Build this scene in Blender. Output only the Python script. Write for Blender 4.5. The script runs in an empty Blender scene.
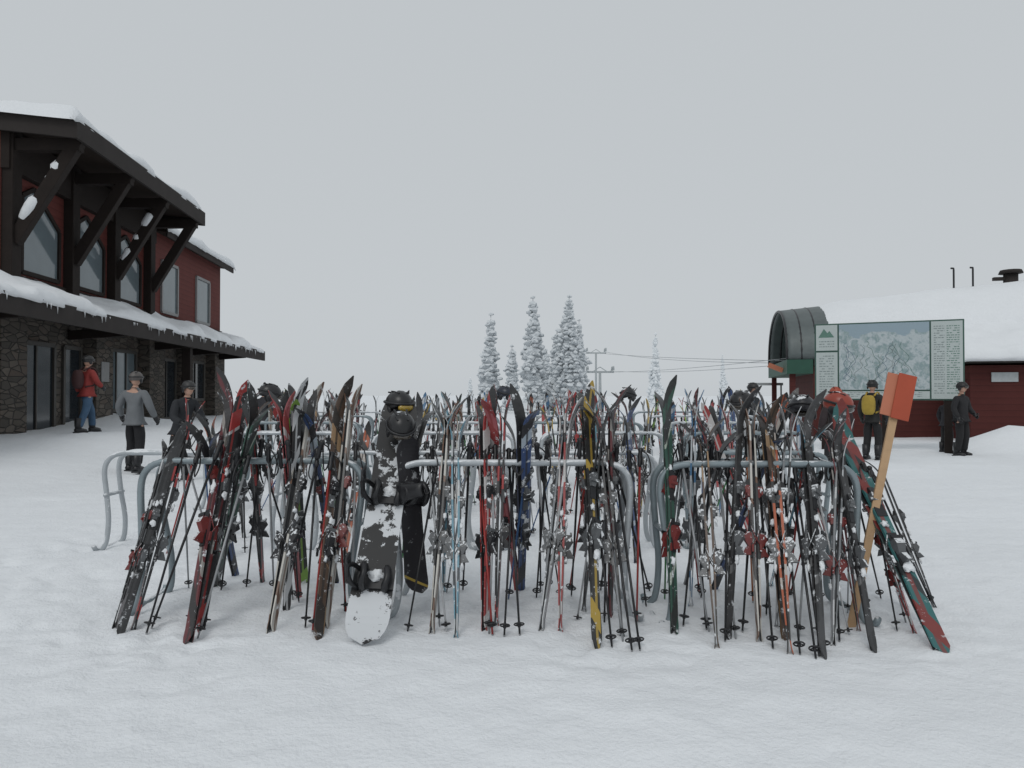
import bpy, math, random, bmesh
from mathutils import Vector, Matrix, noise, Quaternion
random.seed(23)
R=random.uniform
scene=bpy.context.scene
col=scene.collection
CAMH=1.5; F=740.0; HOR=395.0
def smooth(a,b,x):
    t=max(0,min(1,(x-a)/(b-a))); return t*t*(3-2*t)
TR=[(-1.2,3.0,.25,.02),(1.5,2.6,-.12,.018),(3.6,4.0,.5,.02),(-3.2,4.2,-.4,.02)]
def gh(x,y):
    h=0.58*smooth(-5.5,-10.0,x)*smooth(10,17,y)
    h+=0.75*math.exp(-(((x-14.6)/1.5)**2+((y-20.8)/1.1)**2))
    h+=0.35*math.exp(-(((x+13.2)/2.0)**2+((y-23)/2.5)**2))
    if y<60 and abs(x)<40:
        k=1-smooth(30,60,y)
        h+=k*(0.05*noise.noise(Vector((x*.35,y*.35,0)))+0.028*noise.noise(Vector((x*1.3,y*1.3,3)))+0.014*noise.noise(Vector((x*4,y*4,7))))
        if y<24:
            n=noise.noise(Vector((x*6.5,y*6.5,1)))
            n2=noise.noise(Vector((x*14,y*14,4)))
            amp=(.030*smooth(3.4,5.0,y)+.008)*(.5+smooth(-.2,.4,noise.noise(Vector((x*.8,y*.8,9)))))
            h+=amp*((n if n<0 else n*.5)+.35*n2)
    return h
# ------------------------------------------------------------ nodes
def newmat(name):
    m=bpy.data.materials.new(name); m.use_nodes=True
    return m,m.node_tree.nodes,m.node_tree.links,m.node_tree.nodes["Principled BSDF"]
def mix(n,l,fac,a,b):
    x=n.new("ShaderNodeMix"); x.data_type='RGBA'
    for s,v in ((0,fac),(6,a),(7,b)):
        if hasattr(v,'links') : l.new(v,x.inputs[s])
        elif isinstance(v,(int,float)): x.inputs[s].default_value=v
        else: x.inputs[s].default_value=(v[0],v[1],v[2],1)
    return x.outputs[2]
def ramp(n,l,inp,stops,interp='LINEAR'):
    r=n.new("ShaderNodeValToRGB"); r.color_ramp.interpolation=interp
    e=r.color_ramp.elements
    while len(e)<len(stops): e.new(.5)
    for i,(p,c) in enumerate(stops):
        e[i].position=p
        e[i].color=(c,c,c,1) if isinstance(c,(int,float)) else (c[0],c[1],c[2],1)
    l.new(inp,r.inputs[0]); return r.outputs[0]
def math_(n,l,op,a,b=None):
    x=n.new("ShaderNodeMath"); x.operation=op
    for i,v in enumerate((a,b)):
        if v is None: continue
        if isinstance(v,(int,float)): x.inputs[i].default_value=v
        else: l.new(v,x.inputs[i])
    return x.outputs[0]
def noiset(n,l,vec,scale,detail=4,rough=.6):
    t=n.new("ShaderNodeTexNoise"); t.inputs["Scale"].default_value=scale
    t.inputs["Detail"].default_value=detail; t.inputs["Roughness"].default_value=rough
    if vec is not None: l.new(vec,t.inputs["Vector"])
    return t.outputs["Fac"]
def bump(n,l,h,b,strength=.3,dist=.02):
    x=n.new("ShaderNodeBump"); x.inputs["Strength"].default_value=strength; x.inputs["Distance"].default_value=dist
    l.new(h,x.inputs["Height"]); l.new(x.outputs[0],b.inputs["Normal"])
def mat(name,c,rough=.6,metal=0,var=.25,scale=8,snow=0,bmp=0,spec=.5):
    m,n,l,b=newmat(name)
    tc=n.new("ShaderNodeTexCoord").outputs["Object"]
    f=noiset(n,l,tc,scale)
    d=tuple(v*(1-var) for v in c); e=tuple(min(1,v*(1+var)) for v in c)
    cc=mix(n,l,f,d,e)
    if snow>0:
        g=n.new("ShaderNodeNewGeometry"); s=n.new("ShaderNodeSeparateXYZ"); l.new(g.outputs["Normal"],s.inputs[0])
        f2=noiset(n,l,tc,scale*1.7,3)
        k=math_(n,l,'ADD',s.outputs[2],math_(n,l,'MULTIPLY',math_(n,l,'SUBTRACT',f2,.5),2.0))
        k=ramp(n,l,k,[(max(0,.95-snow),0),(min(1,1.05-snow),1)])
        cc=mix(n,l,k,cc,(.72,.74,.76))
    l.new(cc,b.inputs["Base Color"])
    b.inputs["Roughness"].default_value=rough; b.inputs["Metallic"].default_value=metal
    b.inputs["Specular IOR Level"].default_value=spec
    if bmp: bump(n,l,noiset(n,l,tc,scale*3,5),b,bmp,.02)
    return m
def snowmat(name,c=(.80,.825,.85),s=1.0,bs=.35):
    m,n,l,b=newmat(name)
    g=n.new("ShaderNodeNewGeometry").outputs["Position"]
    f=noiset(n,l,g,.5*s,5)
    l.new(mix(n,l,f,tuple(v*.92 for v in c),tuple(min(1,v*1.04) for v in c)),b.inputs["Base Color"])
    b.inputs["Roughness"].default_value=.85; b.inputs["Specular IOR Level"].default_value=.15
    a=noiset(n,l,g,5*s,6,.65); c2=noiset(n,l,g,38*s,3,.6)
    h=math_(n,l,'ADD',a,math_(n,l,'MULTIPLY',c2,.3))
    bump(n,l,h,b,bs,.10)
    return m
M={}
M['ground']=snowmat("trodden_snow",(.83,.852,.875),1,.38)
M['snow']=snowmat("settled_snow",(.82,.84,.86),1.5,.4)
M['steel']=mat("galvanised_steel",(.23,.275,.295),.45,.3,.25,6,snow=.16)
M['steelw']=mat("frosted_steel",(.40,.43,.45),.5,.15,.2,6,snow=.60)
M['black']=mat("black_plastic",(.014,.014,.016),.42,0,.3,12)
M['bind1']=mat("binding_black",(.018,.018,.02),.4,0,.3,30,snow=.34)
M['bind2']=mat("binding_grey",(.10,.105,.11),.4,0,.3,30,snow=.34)
M['bind3']=mat("binding_red",(.15,.022,.02),.4,0,.3,30,snow=.26)
M['alu']=mat("pole_aluminium",(.35,.36,.37),.35,.6,.2,20)
M['wood']=mat("dark_stained_timber",(.018,.013,.011),.8,0,.35,3,bmp=.3,spec=.25)
M['soffit']=mat("soffit_boards",(.028,.020,.016),.85,0,.3,2,bmp=.3,spec=.2)
M['fascia']=mat("dark_fascia_board",(.034,.029,.027),.8,0,.3,2,spec=.25)
M['glass']=mat("window_glass",(.13,.16,.175),.08,0,.3,.6,spec=.7)
M['glassd']=mat("door_glass",(.02,.025,.03),.08,0,.3,.6,spec=.6)
M['frame']=mat("window_frame",(.05,.045,.04),.6)
M['framel']=mat("grey_window_frame",(.22,.22,.22),.6)
M['skin']=mat("skin",(.5,.3,.22),.6,0,.1,20)
M['orange']=mat("orange_plywood",(.38,.065,.028),.65,0,.15,5)
M['orange2']=mat("faded_orange_paint",(.46,.16,.09),.6,0,.15,5)
M['stake']=mat("bare_lumber",(.46,.30,.17),.75,0,.25,7,bmp=.3)
def siding(name,c0,c1):
    m,n,l,b=newmat(name); tc=n.new("ShaderNodeTexCoord").outputs["Object"]
    sp=n.new("ShaderNodeSeparateXYZ"); l.new(tc,sp.inputs[0])
    fr=math_(n,l,'FRACT',math_(n,l,'MULTIPLY',sp.outputs[2],5.0))
    k=ramp(n,l,fr,[(0,.35),(.12,1),(1,.85)])
    base=mix(n,l,noiset(n,l,tc,1.2,6),c0,c1)
    l.new(mix(n,l,k,(.03,.010,.009),base),b.inputs["Base Color"]); b.inputs["Roughness"].default_value=.8
    b.inputs["Specular IOR Level"].default_value=.25
    bump(n,l,fr,b,.5,.03); return m
M['siding']=siding("red_lap_siding",(.095,.024,.021),(.15,.042,.034))
M['siding2']=siding("dark_red_siding",(.070,.018,.016),(.105,.030,.026))
m,n,l,b=newmat("stacked_stone"); tc=n.new("ShaderNodeTexCoord").outputs["Object"]
mp=n.new("ShaderNodeMapping"); mp.inputs["Scale"].default_value=(2.6,2.6,6.5); l.new(tc,mp.inputs[0])
v=n.new("ShaderNodeTexVoronoi"); l.new(mp.outputs[0],v.inputs["Vector"]); v.inputs["Scale"].default_value=1.0
v2=n.new("ShaderNodeTexVoronoi"); v2.feature='DISTANCE_TO_EDGE'; l.new(mp.outputs[0],v2.inputs["Vector"]); v2.inputs["Scale"].default_value=1.0
sp=n.new("ShaderNodeSeparateColor"); l.new(v.outputs["Color"],sp.inputs[0])
st=ramp(n,l,sp.outputs[0],[(0,(.045,.04,.035)),(.4,(.10,.085,.07)),(.75,(.17,.145,.12)),(1,(.09,.06,.045))])
st=mix(n,l,noiset(n,l,tc,9,5),st,(.08,.07,.06))
e=ramp(n,l,v2.outputs["Distance"],[(0,0),(.07,1)])
l.new(mix(n,l,e,(.03,.028,.026),st),b.inputs["Base Color"]); b.inputs["Roughness"].default_value=.9
bump(n,l,e,b,.8,.04); M['stone']=m
# ------------------------------------------------------------ builder
class MB:
    def __init__(s): s.v=[];s.f=[];s.m=[];s.sm=[]
    def add(s,vs,fs,mi=0,sm=False,T=None):
        o=len(s.v)
        for p in vs:
            p=Vector(p)
            s.v.append(T@p if T else p)
        for f in fs: s.f.append([i+o for i in f]); s.m.append(mi); s.sm.append(sm)
    def box(s,lo,hi,mi=0,T=None):
        x0,y0,z0=lo;x1,y1,z1=hi
        s.add([(x0,y0,z0),(x1,y0,z0),(x1,y1,z0),(x0,y1,z0),(x0,y0,z1),(x1,y0,z1),(x1,y1,z1),(x0,y1,z1)],
          [(0,3,2,1),(4,5,6,7),(0,1,5,4),(1,2,6,5),(2,3,7,6),(3,0,4,7)],mi,False,T)
    def beam(s,a,b,w,h,mi=0,up=Vector((0,0,1))):
        a=Vector(a);b=Vector(b);d=(b-a);L=d.length;d.normalize()
        sd=d.cross(up)
        if sd.length<1e-4: sd=Vector((1,0,0))
        sd.normalize();u=sd.cross(d)
        T=Matrix((( sd.x,d.x,u.x,a.x),(sd.y,d.y,u.y,a.y),(sd.z,d.z,u.z,a.z),(0,0,0,1)))
        s.box((-w/2,0,-h/2),(w/2,L,h/2),mi,T)
    def tube(s,pts,rad,seg=8,mi=0,closed=False):
        pts=[Vector(p) for p in pts]; N=len(pts)
        if isinstance(rad,(int,float)): rad=[rad]*N
        vs=[];prev=None
        for i,p in enumerate(pts):
            if closed: d=pts[(i+1)%N]-pts[i-1]
            else: d=(pts[min(i+1,N-1)]-pts[max(i-1,0)])
            d.normalize()
            if prev is None:
                a=Vector((0,0,1)) if abs(d.z)<.9 else Vector((1,0,0))
                nrm=d.cross(a).normalized()
            else:
                nrm=(prev-d*prev.dot(d)).normalized()
            prev=nrm;bn=d.cross(nrm)
            for j in range(seg):
                t=2*math.pi*j/seg
                vs.append(p+rad[i]*(math.cos(t)*nrm+math.sin(t)*bn))
        fs=[]
        for i in range(N if closed else N-1):
            for j in range(seg):
                a=i*seg+j;b2=i*seg+(j+1)%seg;i2=((i+1)%N)*seg
                fs.append((a,b2,i2+(j+1)%seg,i2+j))
        if not closed:
            fs.append(tuple(range(seg))[::-1]); fs.append(tuple((N-1)*seg+j for j in range(seg)))
        s.add(vs,fs,mi,True)
    def ell(s,c,r,mi=0,nu=14,nv=9,fn=None,T=None):
        vs=[];fs=[]
        for i in range(nv+1):
            ph=math.pi*i/nv
            for j in range(nu):
                t=2*math.pi*j/nu
                p=Vector((math.sin(ph)*math.cos(t),math.sin(ph)*math.sin(t),math.cos(ph)))
                if fn: p=fn(p)
                vs.append((c[0]+p.x*r[0],c[1]+p.y*r[1],c[2]+p.z*r[2]))
        for i in range(nv):
            for j in range(nu):
                a=i*nu+j;b=i*nu+(j+1)%nu
                fs.append((a,a+nu,b+nu,b))
        s.add(vs,fs,mi,True,T)
    def mesh(s,name,mats):
        me=bpy.data.meshes.new(name)
        me.from_pydata([tuple(p) for p in s.v],[],s.f)
        for x in mats: me.materials.append(x)
        for p,mi,sm in zip(me.polygons,s.m,s.sm): p.material_index=mi;p.use_smooth=sm
        me.update(); return me
def obj(name,me,parent=None,label=None,cat=None,group=None,kind=None,T=None,bevel=0):
    o=bpy.data.objects.new(name,me); col.objects.link(o)
    if T is not None: o.matrix_world=T
    if parent: o.parent=parent
    if label:o["label"]=label
    if cat:o["category"]=cat
    if group:o["group"]=group
    if kind:o["kind"]=kind
    if bevel:
        b=o.modifiers.new("Bevel",'BEVEL'); b.width=bevel; b.segments=2; b.limit_method='ANGLE'
    return o
def catmull(P,k=6):
    P=[Vector(p) for p in P]; Q=[P[0]*2-P[1]]+P+[P[-1]*2-P[-2]]; out=[]
    for i in range(1,len(Q)-2):
        for j in range(k):
            t=j/k;a,b,c,d=Q[i-1],Q[i],Q[i+1],Q[i+2]
            out.append(.5*((2*b)+(c-a)*t+(2*a-5*b+4*c-d)*t*t+(3*b-a-3*c+d)*t**3))
    out.append(P[-1]);return out
# ------------------------------------------------------------ ground
def axis(fine0,fine1,step,far0,far1):
    a=[fine0]
    while a[-1]<fine1: a.append(a[-1]+step)
    st=step
    while a[-1]<far1: st*=1.14; a.append(a[-1]+st)
    b=[];st=step;x=fine0
    while x>far0: st*=1.14; x-=st; b.append(x)
    return b[::-1]+a
xs=axis(-4.5,4.5,.04,-450,450); ys=[]
y=1.6
while y<900:
    ys.append(y); y+=max(.035,.009*y) if y<60 else .08*y
ys=[-60,-30,-15,-7,-3,-1,.3]+ys
vs=[(x,y,gh(x,y)) for y in ys for x in xs]; nx=len(xs)
fs=[(j*nx+i,j*nx+i+1,(j+1)*nx+i+1,(j+1)*nx+i) for j in range(len(ys)-1) for i in range(nx-1)]
me=bpy.data.meshes.new("ground"); me.from_pydata(vs,[],fs); me.materials.append(M['ground'])
for p in me.polygons:p.use_smooth=True
obj("ground",me,kind="structure",label="trampled snow covering the ground",cat="snow")
# ------------------------------------------------------------ ski materials
PAL=[ ("black and red",(.012,.012,.014),(.32,.022,.02),(.4,.4,.4)),
 ("black and white",(.015,.015,.017),(.52,.53,.54),(.02,.02,.02)),
 ("maroon and black",(.12,.014,.018),(.015,.012,.012),(.28,.26,.24)),
 ("white and brown",(.48,.46,.42),(.13,.06,.03),(.03,.03,.03)),
 ("dark green and black",(.015,.07,.045),(.012,.014,.013),(.35,.40,.34)),
 ("teal and red",(.02,.13,.13),(.20,.025,.02),(.012,.02,.022)),
 ("black and yellow",(.014,.014,.014),(.42,.28,.035),(.03,.03,.03)),
 ("orange and black",(.40,.085,.025),(.014,.013,.013),(.45,.40,.36)),
 ("blue and black",(.025,.06,.17),(.012,.012,.016),(.38,.44,.50)),
 ("grey and white",(.18,.19,.20),(.48,.49,.50),(.04,.04,.04)),
 ("pink and red",(.40,.10,.11),(.28,.03,.03),(.46,.42,.41)),
 ("brown",(.08,.045,.027),(.02,.014,.01),(.30,.19,.10)),
 ("white and blue",(.46,.48,.50),(.05,.15,.28),(.02,.02,.03)),
 ("black and lime",(.012,.014,.012),(.20,.36,.05),(.02,.02,.02)),
 ("plain black",(.011,.011,.012),(.03,.03,.032),(.12,.12,.12)),
 ("bright red",(.30,.022,.02),(.48,.46,.45),(.02,.015,.015)),
 ("light blue and white",(.12,.28,.36),(.50,.52,.53),(.03,.04,.05)),
]
VW=[0,0,1,1,2,2,3,3,4,5,6,7,7,8,8,9,9,10,11,12,12,13,14,14,14,15,16]
def skimat(name,p,i,base=False,L=1.72):
    m,n,l,b=newmat(name)
    tc=n.new("ShaderNodeTexCoord").outputs["Object"]; oi=n.new("ShaderNodeObjectInfo").outputs["Random"]
    s=n.new("ShaderNodeSeparateXYZ"); l.new(tc,s.inputs[0])
    z=math_(n,l,'DIVIDE',s.outputs[2],L)
    rr=random.Random(i*7+3)
    z=math_(n,l,'ADD',z,math_(n,l,'MULTIPLY',s.outputs[0],rr.choice([-1.6,-.6,.8,1.8])))
    z=math_(n,l,'ADD',z,math_(n,l,'MULTIPLY',math_(n,l,'SUBTRACT',oi,.5),.06))
    a,c,d=p
    if base: st=[(0,d),(.12,a),(.40,a),(.45,c),(.55,a),(.8,c),(.9,a)]
    else:
        q=[rr.uniform(-.03,.03) for _ in range(9)]
        st=[(0,a),(.05+q[0]*.5,c),(.13+q[1],a),(.26+q[2],d),(.29+q[3]*.3,a),(.58+q[4],c),(.64+q[5],a),(.76+q[6],d),(.80+q[7]*.5,c),(.88,a),(.95,c)]
        st.sort(key=lambda t:t[0])
    cc=ramp(n,l,z,st,'CONSTANT')
    xx=math_(n,l,'ABSOLUTE',math_(n,l,'SUBTRACT',s.outputs[0],rr.uniform(-.012,.012)))
    ks=ramp(n,l,xx,[(0,1),(.004,1),(.0045,0)],'CONSTANT')
    cc=mix(n,l,math_(n,l,'MULTIPLY',ks,.8),cc,c if not base else a)
    cc=mix(n,l,math_(n,l,'MULTIPLY',noiset(n,l,tc,25,5,.7),.18),cc,(.22,.22,.22))
    cb=n.new("ShaderNodeCombineXYZ"); l.new(math_(n,l,'MULTIPLY',oi,50),cb.inputs[0])
    ad=n.new("ShaderNodeVectorMath"); ad.operation='ADD'; l.new(tc,ad.inputs[0]); l.new(cb.outputs[0],ad.inputs[1])
    nn=noiset(n,l,ad.outputs[0],13,6,.75)
    k=ramp(n,l,nn,[(.59,0),(.64,1)])
    cc=mix(n,l,k,cc,(.66,.68,.70))
    l.new(cc,b.inputs["Base Color"]); 
    l.new(mix(n,l,k,(.38,)*3,(.9,)*3),b.inputs["Roughness"])
    return m
def ski_profile(t):
    w=.0235+.007*(1-smooth(0,.42,t))+.014*smooth(.42,.86,t)
    if t<.035: w*=math.sqrt(max(0,1-((.035-t)/.035)**2))*.75+.25
    if t>.93: w*=math.sqrt(max(0.0,1-((t-.93)/.07)**2))*.88+.12
    return w
def ski_builder(mb,L,T=None,tc=.075):
    N=36;vs=[];fs=[]
    for i in range(N+1):
        t=i/N
        w=ski_profile(t)
        y=-.004*math.sin(math.pi*min(1,t/.86))
        if t>.84: y-=tc*((t-.84)/.16)**2
        if t<.06: y-=.016*((.06-t)/.06)**2
        th=.005+.010*math.sin(math.pi*min(1,max(0,t)))
        z=t*L
        vs+=[(-w,y,z),(w,y,z),(w*.93,y-th,z),(-w*.93,y-th,z)]
    for i in range(N):
        a=i*4
        for j in range(4):
            fs.append(((a+j),a+(j+1)%4,a+4+(j+1)%4,a+4+j))
    fs.append((3,2,1,0)); a=N*4; fs.append((a,a+1,a+2,a+3))
    o=len(mb.f); mb.add(vs,fs,0,False,T)
    for q in range(o,len(mb.f)):
        if (q-o)%4==0 and q<o+N*4: mb.m[q]=1
def binding_builder(mb,zc,T=None,sn=1,seed=0):
    y0=-.016
    def bx(lo,hi,mi=0): mb.box(lo,hi,mi,T)
    def wedge(z0,z1,w0,w1,h0,h1,mi=0):
        mb.add([(-w0,y0,z0),(w0,y0,z0),(w0*.8,y0-h0,z0),(-w0*.8,y0-h0,z0),(-w1,y0,z1),(w1,y0,z1),(w1*.8,y0-h1,z1),(-w1*.8,y0-h1,z1)],
          [(0,1,2,3),(7,6,5,4),(0,4,5,1),(1,5,6,2),(2,6,7,3),(3,7,4,0)],mi,False,T)
    wedge(zc+.10,zc+.15,.018,.023,.016,.036); wedge(zc+.15,zc+.18,.023,.020,.038,.040); wedge(zc+.18,zc+.23,.018,.011,.034,.012,1)
    bx((-.028,y0-.036,zc+.122),(.028,y0-.024,zc+.142))
    bx((-.019,y0-.008,zc+.02),(.019,y0,zc+.10),1)
    bx((-.017,y0-.010,zc-.32),(.017,y0,zc-.10),1)
    wedge(zc-.25,zc-.195,.015,.021,.024,.056); wedge(zc-.195,zc-.15,.021,.017,.058,.040)
    bx((-.022,y0-.048,zc-.154),(.022,y0-.037,zc-.135),1)
    wedge(zc-.305,zc-.25,.008,.012,.068,.040)
    for sx in (-1,1):
        pts=[(sx*.015,y0-.006,zc-.11),(sx*.032,y0+.012,zc-.18),(sx*.034,y0+.048,zc-.25)]
        if T: pts=[T@Vector(p) for p in pts]
        mb.tube(pts,.0035,5)
        bx((sx*.034-.005,y0+.040,zc-.285),(sx*.034+.005,y0+.053,zc-.235))
    rr=random.Random(seed)
    for k in range(sn):
        z=zc+rr.choice([.06,-.04,.12,-.22,.26,-.34])+rr.uniform(-.04,.04); 
        of=Vector((rr.uniform(0,50),0,0))
        mb.ell((rr.uniform(-.012,.012),y0-rr.uniform(.0,.025),z),(rr.uniform(.010,.022),rr.uniform(.008,.018),rr.uniform(.014,.034)),2,9,6,
               lambda p:p*(1+.9*noise.noise(p*1.7+of)),T)
LSK=1.72
ski_me=[];ski_pair_me=[];bind_me=[]
RZ=Matrix.Rotation(math.pi,4,'Z')
smats=[]
for i,(nm,a,c,d) in enumerate(PAL):
    mt=skimat("ski_topsheet_"+nm.replace(" ","_"),(a,c,d),i)
    dk=(.012,.012,.013)
    mbase=skimat("ski_base_"+nm.replace(" ","_"),(dk,c if i%3 else dk,d if i%2 else dk),i+40,True)
    smats.append((mt,mbase))
    b_=MB(); ski_builder(b_,LSK,None,.06+.045*(i%3)); ski_me.append(b_.mesh("ski_"+nm.replace(" ","_"),[mt,mbase]))
for bi in range(6):
    mk=['bind1','bind2','bind3'][bi%3]
    b_=MB(); binding_builder(b_,.79+.015*bi,None,[3,4,2,1,5,3][bi],bi*9+1); bind_me.append(b_.mesh("ski_binding",[M[mk],M['black'] if bi%3 else M['bind2'],M['snow']]))
for i in range(len(PAL)):
    b_=MB(); ski_builder(b_,LSK); ski_builder(b_,LSK,RZ)
    o=len(b_.f); binding_builder(b_,.8,None,2,i); binding_builder(b_,.8,RZ,2,i+50)
    for q in range(o,len(b_.f)): b_.m[q]+=2
    ski_pair_me.append(b_.mesh("ski_pair",[smats[i][0],smats[i][1],M['bind1'],M['bind2'],M['snow']]))
def frame(B,Tp,roll):
    B=Vector(B);Tp=Vector(Tp); z=(Tp-B).normalized()
    yy=Vector((0,1,0)); x=yy.cross(z).normalized(); y=z.cross(x)
    m=Matrix(((x.x,y.x,z.x,0),(x.y,y.y,z.y,0),(x.z,y.z,z.z,0),(0,0,0,1)))
    return Matrix.Translation(B)@m@Matrix.Rotation(roll,4,'Z')
GS="skis leaning against the metal ski racks"
GP="ski poles leaning among the skis"
def ski_pair(B,Tp,vi,roll,parts=True,sc=None,bi=None,splay=.014,label=None,wide=1):
    L=(Vector(Tp)-Vector(B)).length
    if sc is None: sc=L/LSK
    T=frame(B,Tp,roll)@Matrix.Diagonal((sc*wide,sc,sc,1))
    lab=label or "pair of %s skis leaning on a rack"%PAL[vi][0]
    if not parts:
        return obj("ski_pair",ski_pair_me[vi],None,lab,"skis",GS,T=T)
    if bi is None: bi=random.choice([0,0,3,3,1,4,0,3,1,4,4,2 if random.random()<.6 else 5])
    e=obj("ski_pair",None,None,lab,"skis",GS,T=T); e.empty_display_size=.1
    for k in range(2):
        s=obj("ski",ski_me[vi],e)
        s.matrix_local=(Matrix.Rotation(math.pi*k,4,'Z')@Matrix.Rotation(R(0,splay),4,'X')@Matrix.Rotation(R(-.02,.02),4,'Y')@Matrix.Translation((R(-.008,.008),-.001,R(-.02,.02))))
        q=obj("binding",bind_me[bi],s)
    return e
LP=1.22
PC=[("black",(.015,.015,.017)),("silver",(.30,.31,.32)),("red",(.28,.03,.025)),("white",(.50,.51,.52)),("blue",(.04,.10,.23)),("green",(.05,.20,.07)),("orange",(.42,.13,.04))]
shaft_me=[];pole_one=[]
def pole_shaft(mb): mb.tube([(0,0,.03),(0,0,.5),(0,0,LP-.13)],[.0058,.0078,.0085],8,0); mb.tube([(0,0,0),(0,0,.03)],[.002,.006],6,1)
def pole_grip(mb,mi=0):
    mb.tube([(0,0,LP-.14),(0,0,LP-.12),(0,-.002,LP-.09),(0,0,LP-.06),(0,-.003,LP-.03),(0,-.004,LP-.012),(0,-.004,LP)],[.011,.017,.0145,.0165,.015,.021,.012],9,mi)
def pole_strap(mb,mi=0):
    mb.tube(catmull([(0,-.012,LP-.02),(.015,-.06,LP-.06),(.03,-.075,LP-.16),(.01,-.06,LP-.21),(-.015,-.04,LP-.14),(0,-.014,LP-.03)],3),.005,5,mi)
def pole_basket(mb,mi=0):
    mb.tube([(.028*math.cos(t),.028*math.sin(t),.085) for t in [i*math.pi/7 for i in range(14)]],.0045,5,mi,True)
    mb.tube([(0,0,.07),(0,0,.10)],[.010,.008],7,mi)
    for k in range(4):
        t=k*math.pi/2; mb.beam((0,0,.088),(.029*math.cos(t),.029*math.sin(t),.085),.008,.004,mi)
for nm,c in PC:
    mm=mat("pole_shaft_"+nm,c,.35,.2,.3,14); a=MB(); pole_shaft(a); shaft_me.append(a.mesh("pole_shaft",[mm,M['alu']]))
    a=MB(); pole_shaft(a);pole_grip(a,2);pole_strap(a,2);pole_basket(a,2); pole_one.append(a.mesh("ski_pole",[mm,M['alu'],M['black']]))
a=MB();pole_grip(a);grip_me=a.mesh("grip",[M['black']])
a=MB();pole_strap(a);strap_me=a.mesh("strap",[M['black']])
a=MB();pole_basket(a);basket_me=a.mesh("basket",[M['black']])
def pole(B,Tp,ci,parts=True,L=None):
    T=frame(B,Tp,R(0,6.28)); sc=(L or R(1.05,1.28))/LP
    T=T@Matrix.Scale(sc,4)
    lab="%s ski pole leaning on a metal rack"%PC[ci][0]
    if not parts: return obj("ski_pole",pole_one[ci],None,lab,"ski pole",GP,T=T)
    e=obj("ski_pole",None,None,lab,"ski pole",GP,T=T)
    obj("shaft",shaft_me[ci],e);obj("grip",grip_me,e);obj("strap",strap_me,e);obj("basket",basket_me,e)
# ------------------------------------------------------------ racks
def rack(x0,x1,y,h,steel='steel',label="galvanised tube ski rack standing in the snow",sk=.34):
    e=obj("ski_rack",None,None,label,"ski rack","ski racks standing in rows",T=Matrix.Translation(((x0+x1)/2,y,0)))
    w=(x1-x0)/2
    for sy in (-1,1):
        ta=.11*sy; tb=(sk-.08)*sy; P=[]
        for sx in (-1,1):
            g=gh((x0+x1)/2+sx*w,y)
            leg=[(sx*(w-.30),ta,h),(sx*(w-.14),ta,h-.004),(sx*(w-.03),ta*1.05,h-.05),(sx*(w+.015),ta*1.2,h-.17),(sx*(w-.01),ta+.4*(tb-ta),h*.55),(sx*(w-.04),ta+.75*(tb-ta),h*.28),(sx*(w-.02),tb,.06+g),(sx*(w+.05),tb*1.02,-.02+g)]
            leg=catmull(leg,5)
            P=(leg[::-1] if sx<0 else P+leg)
        a=MB();a.tube(P,.024,10); obj("hoop",a.mesh("hoop",[M[steel]]),e)
    for sx in (-1,1):
        a=MB(); g=gh((x0+x1)/2+sx*w,y)
        a.tube(catmull([(sx*(w+.05),-sk,g+.05),(sx*(w+.05),-sk+.06,g+.005),(sx*(w+.05),0,g),(sx*(w+.05),sk-.06,g+.005),(sx*(w+.05),sk,g+.05)],4),.022,8)
        obj("skid",a.mesh("skid",[M[steel]]),e)
        a=MB(); a.tube([(sx*(w-.01),-.17,h*.56),(sx*(w-.01),.17,h*.56)],.018,8); obj("crossbar",a.mesh("crossbar",[M[steel]]),e)
def px(p,d): return (p-512)/F*d
R1=[(-2.62,-1.08,5.4,1.03,'steel'),(-.80,.80,5.25,1.03,'steelw'),(1.02,2.32,5.15,1.03,'steel')]
for r in R1: rack(*r)
back=[ (7.4,[(-3.98,-2.3),(-1.95,-.4),(-.05,1.4),(1.75,3.1)],.93),
       (9.8,[(-4.0,-2.2),(-1.8,0),(.4,2.0),(2.3,3.9)],1.0),
       (12.6,[(-4.6,-2.6),(-2.2,-.2),(.2,2.2),(2.6,4.6)],1.03),
       (15.8,[(-5.2,-3.0),(-2.5,-.3),(.2,2.4),(2.9,5.2)],1.05),
       (19.5,[(-5.8,-3.4),(-2.8,-.3),(.2,2.7),(3.2,6.2)],1.05)]
for y,segs,h in back:
    for a,b in segs: rack(a,b,y,h,'steel' if random.random()<.3 else 'steelw',sk=.25 if y<8 else .34)
def lean(x,yr,h,side,tilt,L,dist=None):
    d=dist or R(.38,.72)
    yb=yr-side*(.10+d)
    g=gh(x,yb)-.03
    k=1/(h-g)
    v=Vector((math.tan(tilt),side*d*k,1)).normalized()
    B=Vector((x-math.tan(tilt)*(h-g),yb,g))
    return B,B+v*L
def cap(B,T,zmax):
    if T.z>zmax:
        v=(T-B); T=B+v*((zmax-B.z)/v.z)
    return B,T
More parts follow.
